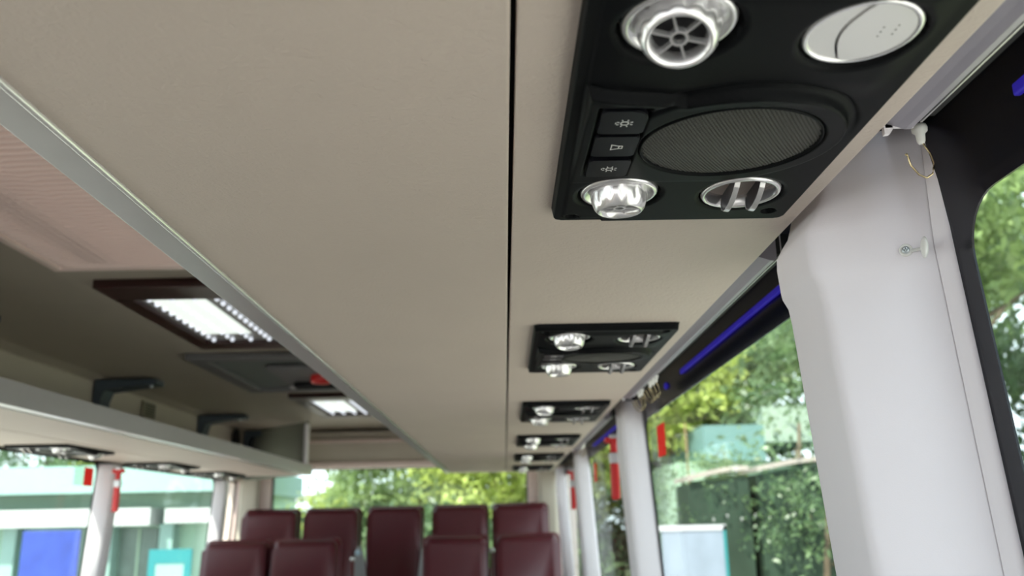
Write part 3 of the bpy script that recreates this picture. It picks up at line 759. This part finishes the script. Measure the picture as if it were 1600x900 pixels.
for row, y, zt, g in ((rear_row, 5.3, .088, 'wine-red seats of the back row'), (mid_row, 4.55, -.074, 'wine-red seats of the second last row')):
    for i, (x, lb) in enumerate(row):
        o = proto if first else copy_tree(proto); first = False
        o.location = (x, y, zt + .004 * (i - 1) * .6 + H); setp(o, lb, 'seat', g)
        if row is rear_row and i == 2: centre_seat = o
def armrest(x, y, z, lab):
    bm = bmesh.new(); P = []
    for i in range(13):
        t = -1 + 2 * i / 12; P.append((t * .052, -.30 * abs(t) ** 2.0))
    prism(bm, P + [(.052, -.42), (-.052, -.42)], 'y', -.03, .03, .008, 2); o = obj('armrest', bm, greyp, centre_seat); o['label'] = lab
    o.location = (x + .655, y - 5.3, z + H - centre_seat.location.z)
armrest(-.842, 5.17, -.125, 'grey arched armrest'); armrest(-.462, 5.17, -.125, 'grey arched armrest')
def belt(x, y, z, lab):
    r = empty('belt_anchor', (x, y, z)); setp(r, lab, 'belt fitting', 'belt fittings between seats')
    bm = bmesh.new(); tube(bm, [(0, 0, -.32), (0, 0, 0)], .009, 10); obj('stalk', bm, mat('dark_red', (.12, .01, .01), .4), r, True)
    bm = bmesh.new(); ball(bm, (0, 0, .004), .015); obj('knob', bm, alu_lt, r, True)
belt(-.836, 4.92, -.195, 'short red stalk with silver knob between the left aisle and centre seats'); 
belt(-.070, 4.62, -.155, 'silver-knobbed stalk between the two right seats of the nearer row')
bm = bmesh.new(); ball(bm, (0, 0, 0), .017, (1, .6, 1)); r = empty('seat_button', (-.838, 5.10, -.165)); setp(r, 'round pale button above the red stalk', 'button'); obj('button_face', bm, mat('pale_blue_plastic', (.45, .6, .68), .3), r, True)

# ---------------------------------------------------------------- outside
G = -2.15
gr = struct('ground', BX(-60, 60, -40, 80, G - .2, G), asphalt, 'pale concrete yard outside the bus'); 
gs = struct('lawn', BX(1.6, 40, 4, 50, G, G + .06), grass_m, 'grass verge under the trees')
rng = np.random.default_rng(5)
def leaf_cloud(nclump, per, rad, size, seed, flat=1.0, csz=.42):
    g = np.random.default_rng(seed)
    d = g.normal(size=(nclump, 3)); d /= np.linalg.norm(d, axis=1)[:, None]
    cc = d * (g.uniform(.25, 1, nclump) ** .45)[:, None] * np.array(rad)
    P = np.repeat(cc, per, 0) + g.normal(size=(nclump * per, 3)) * csz * np.array([1, 1, .55 * flat])
    n = len(P); a = g.normal(size=(n, 3)); a /= np.linalg.norm(a, axis=1)[:, None]
    b = np.cross(a, g.normal(size=(n, 3)) * [.5, .5, 1]); b /= np.linalg.norm(b, axis=1)[:, None]
    s_ = (size * g.uniform(.6, 1.3, n))[:, None]
    V = np.stack([P - a * s_, P + b * s_ * .42 + a * s_ * .1, P + a * s_, P - b * s_ * .42 + a * s_ * .1], 1).reshape(-1, 3)
    Fc = np.arange(n * 4).reshape(n, 4)
    return V, Fc
crowns = {}
def crown_mesh(kind):
    if kind in crowns: return crowns[kind]
    seed, rad, m_ = {'a': (1, (1.9, 1.7, 1.7), leaf_a), 'b': (2, (2.2, 1.8, 2.1), leaf_b), 'c': (3, (1.8, 1.6, 1.4), leaf_c), 'h': (4, (1.6, 1.0, .7), leaf_b), 'f': (6, (2.4, 1.6, 2.3), leaf_a), 's': (8, (1.9, 1.7, 1.5), leaf_b)}[kind]
    V, Fc = leaf_cloud(95 if kind != 's' else 45, 100 if kind != 's' else 26, rad, .085 if kind != 'h' else .07, seed, csz=.26)
    me = bpy.data.meshes.new('crown'); me.from_pydata(V.tolist(), [], Fc.tolist()); me.materials.append(m_); me.update(); crowns[kind] = me; return me
def tree(x, y, zc_, kind, s, label, group, name='tree'):
    r = empty(name, (x, y, G)); setp(r, label, 'tree' if name == 'tree' else 'shrub', group)
    o = bpy.data.objects.new('foliage', crown_mesh(kind)); C.objects.link(o); o.parent = r; o.location = (0, 0, zc_ - G); o.scale = (s, s, s); o.rotation_euler = (0, 0, x * 3.1 + y); o['kind'] = 'stuff'
    top = zc_ - G
    bm = bmesh.new(); tube(bm, [(0, 0, 0), (.05, .03, top * .4), (-.04, .05, top * .8), (.02, 0, top + .6 * s)], [.13 * s, .11 * s, .08 * s, .03 * s], 8)
    for k in range(6):
        a = k * 1.05 + x; z0 = top * (.55 + .07 * k); tube(bm, [(0, .03, z0), (.5 * math.cos(a) * s, .5 * math.sin(a) * s, z0 + .45 * s), (1.1 * math.cos(a) * s, 1.1 * math.sin(a) * s, z0 + .8 * s)], [.05 * s, .035 * s, .015 * s], 6)
    obj('trunk', bm, bark, r, True)
T = [  # x, y, crown centre z, kind, scale, label
 (4.9, 9.5, 3.9, 'a', 1.0, 'mid-green tree behind the second right window, closest of that clump'),
 (7.6, 11.0, 2.9, 'b', 1.0, 'dark green tree seen through the nearest right window'),
 (9.2, 10.0, 1.4, 'a', 1.1, 'leafy tree low in the nearest right window'),
 (6.0, 13.5, 1.6, 'b', 1.1, 'dark dense tree low behind the second right window'),
 (3.4, 16.0, 2.4, 'f', 1.1, 'tall leafy tree behind the arched shelter'),
 (2.2, 14.5, 2.2, 'c', 1.0, 'yellow-green tree seen through the third right window'),
 (8.2, 16.5, 4.8, 'a', 1.4, 'big tree in the second row on the right'),
 (4.6, 18.0, 4.2, 'f', 1.3, 'tall tree behind the second right window, farther back'),
 (0.2, 15.5, 1.1, 'c', 1.0, 'bright yellow-green tree at the right of the rear window'),
 (-1.6, 17.5, 1.6, 'a', 1.1, 'green tree in the middle of the rear window'),
 (-2.4, 19.5, .7, 'f', .7, 'pale green tree left of the middle in the rear window'),
 (-3.6, 19.0, -.55, 'c', .8, 'low yellow-green tree at the left of the rear window'),
 (1.8, 21.0, 2.6, 'b', 1.3, 'dark tree far behind the rear window'),
 (-11.2, 21.5, 1.9, 'b', 1.0, 'dark tree above the mint building roof at the far left'),
 (-9.0, 21.0, 1.3, 'c', .8, 'yellow-green tree above the mint building roof'),
 (-7.0, 21.5, 1.3, 'a', .7, 'small tree behind the mint building roof'),
]
for x, y, z, k, s_, lb in T: tree(x, y, z, k, s_, lb, 'trees around the yard')
for i, (x, y, lb) in enumerate([(5.6, 11.6, 'hedge shrub below the nearest right window trees'), (8.0, 13.0, 'hedge shrub at the far right'), (1.2, 17.5, 'hedge shrub behind the third right window'), (-.6, 14.5, 'hedge shrub behind the back seats, rear window centre'), (-2.6, 17.6, 'hedge shrub seen through the rear window, left of centre'), (4.6, 15.5, 'hedge shrub behind the shelter')]):
    tree(x, y, -.9 if i > 2 else -.4, 'h', 1.3, lb, 'hedge shrubs', name='shrub')
for i, (x, y, z, sc_, lb) in enumerate([(2.35, 6.9, .46, .42, 'sparse leafy shrub rising behind the arched shelter roof'), (2.25, 6.15, .02, .30, 'sparse shrub low in front of the arched shelter'), (1.45, 6.9, .14, .22, 'sparse shrub above the white notice board'), (2.75, 6.5, .15, .40, 'sparse shrub at the right end of the arched shelter')]):
    tree(x, y, z, 's', sc_, lb, 'shrubs around the shelter', name='shrub')
# mint building
bd = empty('building', (-9, 16, G)); setp(bd, 'mint-green single-storey building with white awnings outside the left windows', 'building')
def bb(n, x0, x1, y0, y1, z0, z1, m_, lab=None, p=None):
    o = obj(n, BX(x0 + 9, x1 + 9, y0, y1, z0 - G, z1 - G), m_, p or bd)
    if lab: o['label'] = lab
    return o
bb('wall', -14, -4.95, .4, 5, G, .70, mint)
bb('roof_fascia', -14.4, -4.85, -.35, 5.2, .60, 1.07, mint_lt)
bb('recess', -14, -4.97, .36, .42, .30, .62, mint_sh)
bb('awning', -13.5, -6.28, -.25, .42, .03, .33, awn); bb('awning', -6.02, -4.98, -.25, .42, .06, .31, awn)
for x in (-9.6, -8.9, -7.18, -6.1): bb('column', x - .12, x + .12, .1, .42, G, .05, mint_lt)
d_ = bb('doorway', -7.03, -6.34, .36, .41, G, -.02, doorm, 'dark glazed doorway'); bb('door_mullion', -6.70, -6.66, .34, .37, G, -.02, mint_sh, p=None)
bb('window', -13.2, -11.4, .36, .41, -1.2, -.1, doorm)
bb('small_lamp', -5.14, -5.05, .3, .38, .40, .62, white)
bb('drainpipe', -5.12, -5.0, .2, .36, G, .04, greyp)
nb = empty('notice_board', (-7.95, 15.7, G)); setp(nb, 'blue notice board in front of the mint building', 'notice board')
obj('board_panel', BX(-.50, .50, 0, .05, .55, 2.12, bev=.01), bluebd, nb)
for s_ in (-.45, .45): obj('leg', BX(s_ - .03, s_ + .03, .05, .10, 0, 2.0), alu, nb)
tb = empty('teal_board', (-5.66, 15.2, G)); setp(tb, 'turquoise framed sign board at right of the doorway', 'notice board')
obj('board_frame', BX(-.36, .36, 0, .05, 1.55, 1.78), teal, tb); obj('board_frame', BX(-.36, -.24, 0, .05, .2, 1.55), teal, tb); obj('board_frame', BX(.24, .36, 0, .05, .2, 1.55), teal, tb)
obj('board_panel', BX(-.24, .24, .01, .04, .5, 1.55), mint_lt, tb)
for s_ in (-.3, .3): obj('leg', BX(s_ - .03, s_ + .03, .05, .10, 0, .5), teal, tb)
pn = empty('wall_poster', (-6.12, 16.0, -1.0)); setp(pn, 'pale poster beside the doorway of the mint building', 'poster'); obj('poster_sheet', BX(-.13, .17, .34, .36, .30, .62), paper, pn)
# second building far behind the rear window
b2 = empty('building', (-4.3, 27, G)); setp(b2, 'pale blue-roofed building far behind the rear window', 'building')
obj('wall', BX(-1.6, 2.4, 0, 4, 0, 2.8), mat('pale_blue_wall', (.42, .52, .56), .8), b2); obj('roof', BX(-2.0, 2.8, -.5, 4.5, 2.8, 3.0), greyp, b2)
# things outside the right window
b3 = empty('building', (3.6, 12.6, G)); b3.scale = (.62, .62, 1); setp(b3, 'teal and white building glimpsed through leaves at the right', 'building')
obj('wall', BX(-1.8, 3.4, 0, 4, 0, 2.9), mint_sh, b3); obj('roof_fascia', BX(-1.2, .2, -.4, 4, 2.9, 3.4), mat('teal_fascia', (.13, .24, .24), .7), b3); obj('roof_fascia', BX(.2, 2.0, -.45, 4, 3.15, 3.65), mat('pale_fascia', (.30, .38, .32), .7), b3)
sh = empty('arched_shelter', (1.96, 6.6, G)); sh.scale = (.55, .55, 1); setp(sh, 'dark green shelter with two pale arched roof edges, behind the second right window', 'shelter')
for x0, x1, zz in ((-1.05, -.22, 2.44), (-.10, .95, 2.50)):
    P = [(x0 + (x1 - x0) * t, zz + .07 * math.sin(PI * .5 * (t * 1.1))) for t in [i / 8 for i in range(9)]]
    bm = bmesh.new(); prism(bm, P + [(p[0], p[1] - .035) for p in P[::-1]], 'y', -.05, 1.0); obj('roof_edge', bm, palepink, sh)
    bm = bmesh.new(); prism(bm, [(p[0], p[1] - .06) for p in P] + [(x1, 1.6), (x0, 1.6)], 'y', .02, .9); obj('dark_panel', bm, dkgreen, sh)
obj('base_wall', BX(-.6, 1.9, 0, 1.0, 0, 1.6), mat('grey_green_base', (.16, .25, .21), .6), sh)
for k in range(9): 
    bm = bmesh.new(); ball(bm, (-.75 + .19 * k + (.15 if k > 4 else 0), -.05, 2.12 + .025 * (k % 2)),   .016); obj('small_light', bm, greyp, sh, True)
nb2 = empty('notice_board', (1.33, 6.25, G)); nb2.scale = (.55, .55, 1); setp(nb2, 'white and blue notice board outside the second right window', 'notice board')
obj('board_panel', BX(-.42, .36, 0, .05, .9, 2.05), paper, nb2); obj('board_frame', BX(.36, .40, -.01, .06, .8, 2.08), teal, nb2); obj('board_frame', BX(-.46, .40, -.01, .06, 2.05, 2.09), alu, nb2)
for s_ in (-.43, .38): obj('leg', BX(s_ - .02, s_ + .02, .0, .05, 0, .9), alu, nb2)
pl = empty('road_wall', (9.5, 12.5, G)); setp(pl, 'pale grey low wall at the right edge of the yard', 'wall')
obj('wall_block', BX(-4.5, 5, 0, .3, 0, 1.9), mat('grey_wall', (.42, .42, .42), .8), pl); obj('coping', BX(-4.6, 5.1, -.06, .36, 2.25, 2.40), awn, pl); obj('wall_gap', BX(-4.5, 5, .05, .25, 1.9, 2.25), dkgreen, pl)
pp = empty('lamp_post', (2.02, 9.6, G)); setp(pp, 'thin rusty pole behind the second right window', 'pole')
bm = bmesh.new(); tube(bm, [(0, 0, 0), (0, 0, 3.15)], .012, 10); obj('pole', bm, mat('rust', (.14, .09, .04), .8), pp, True)
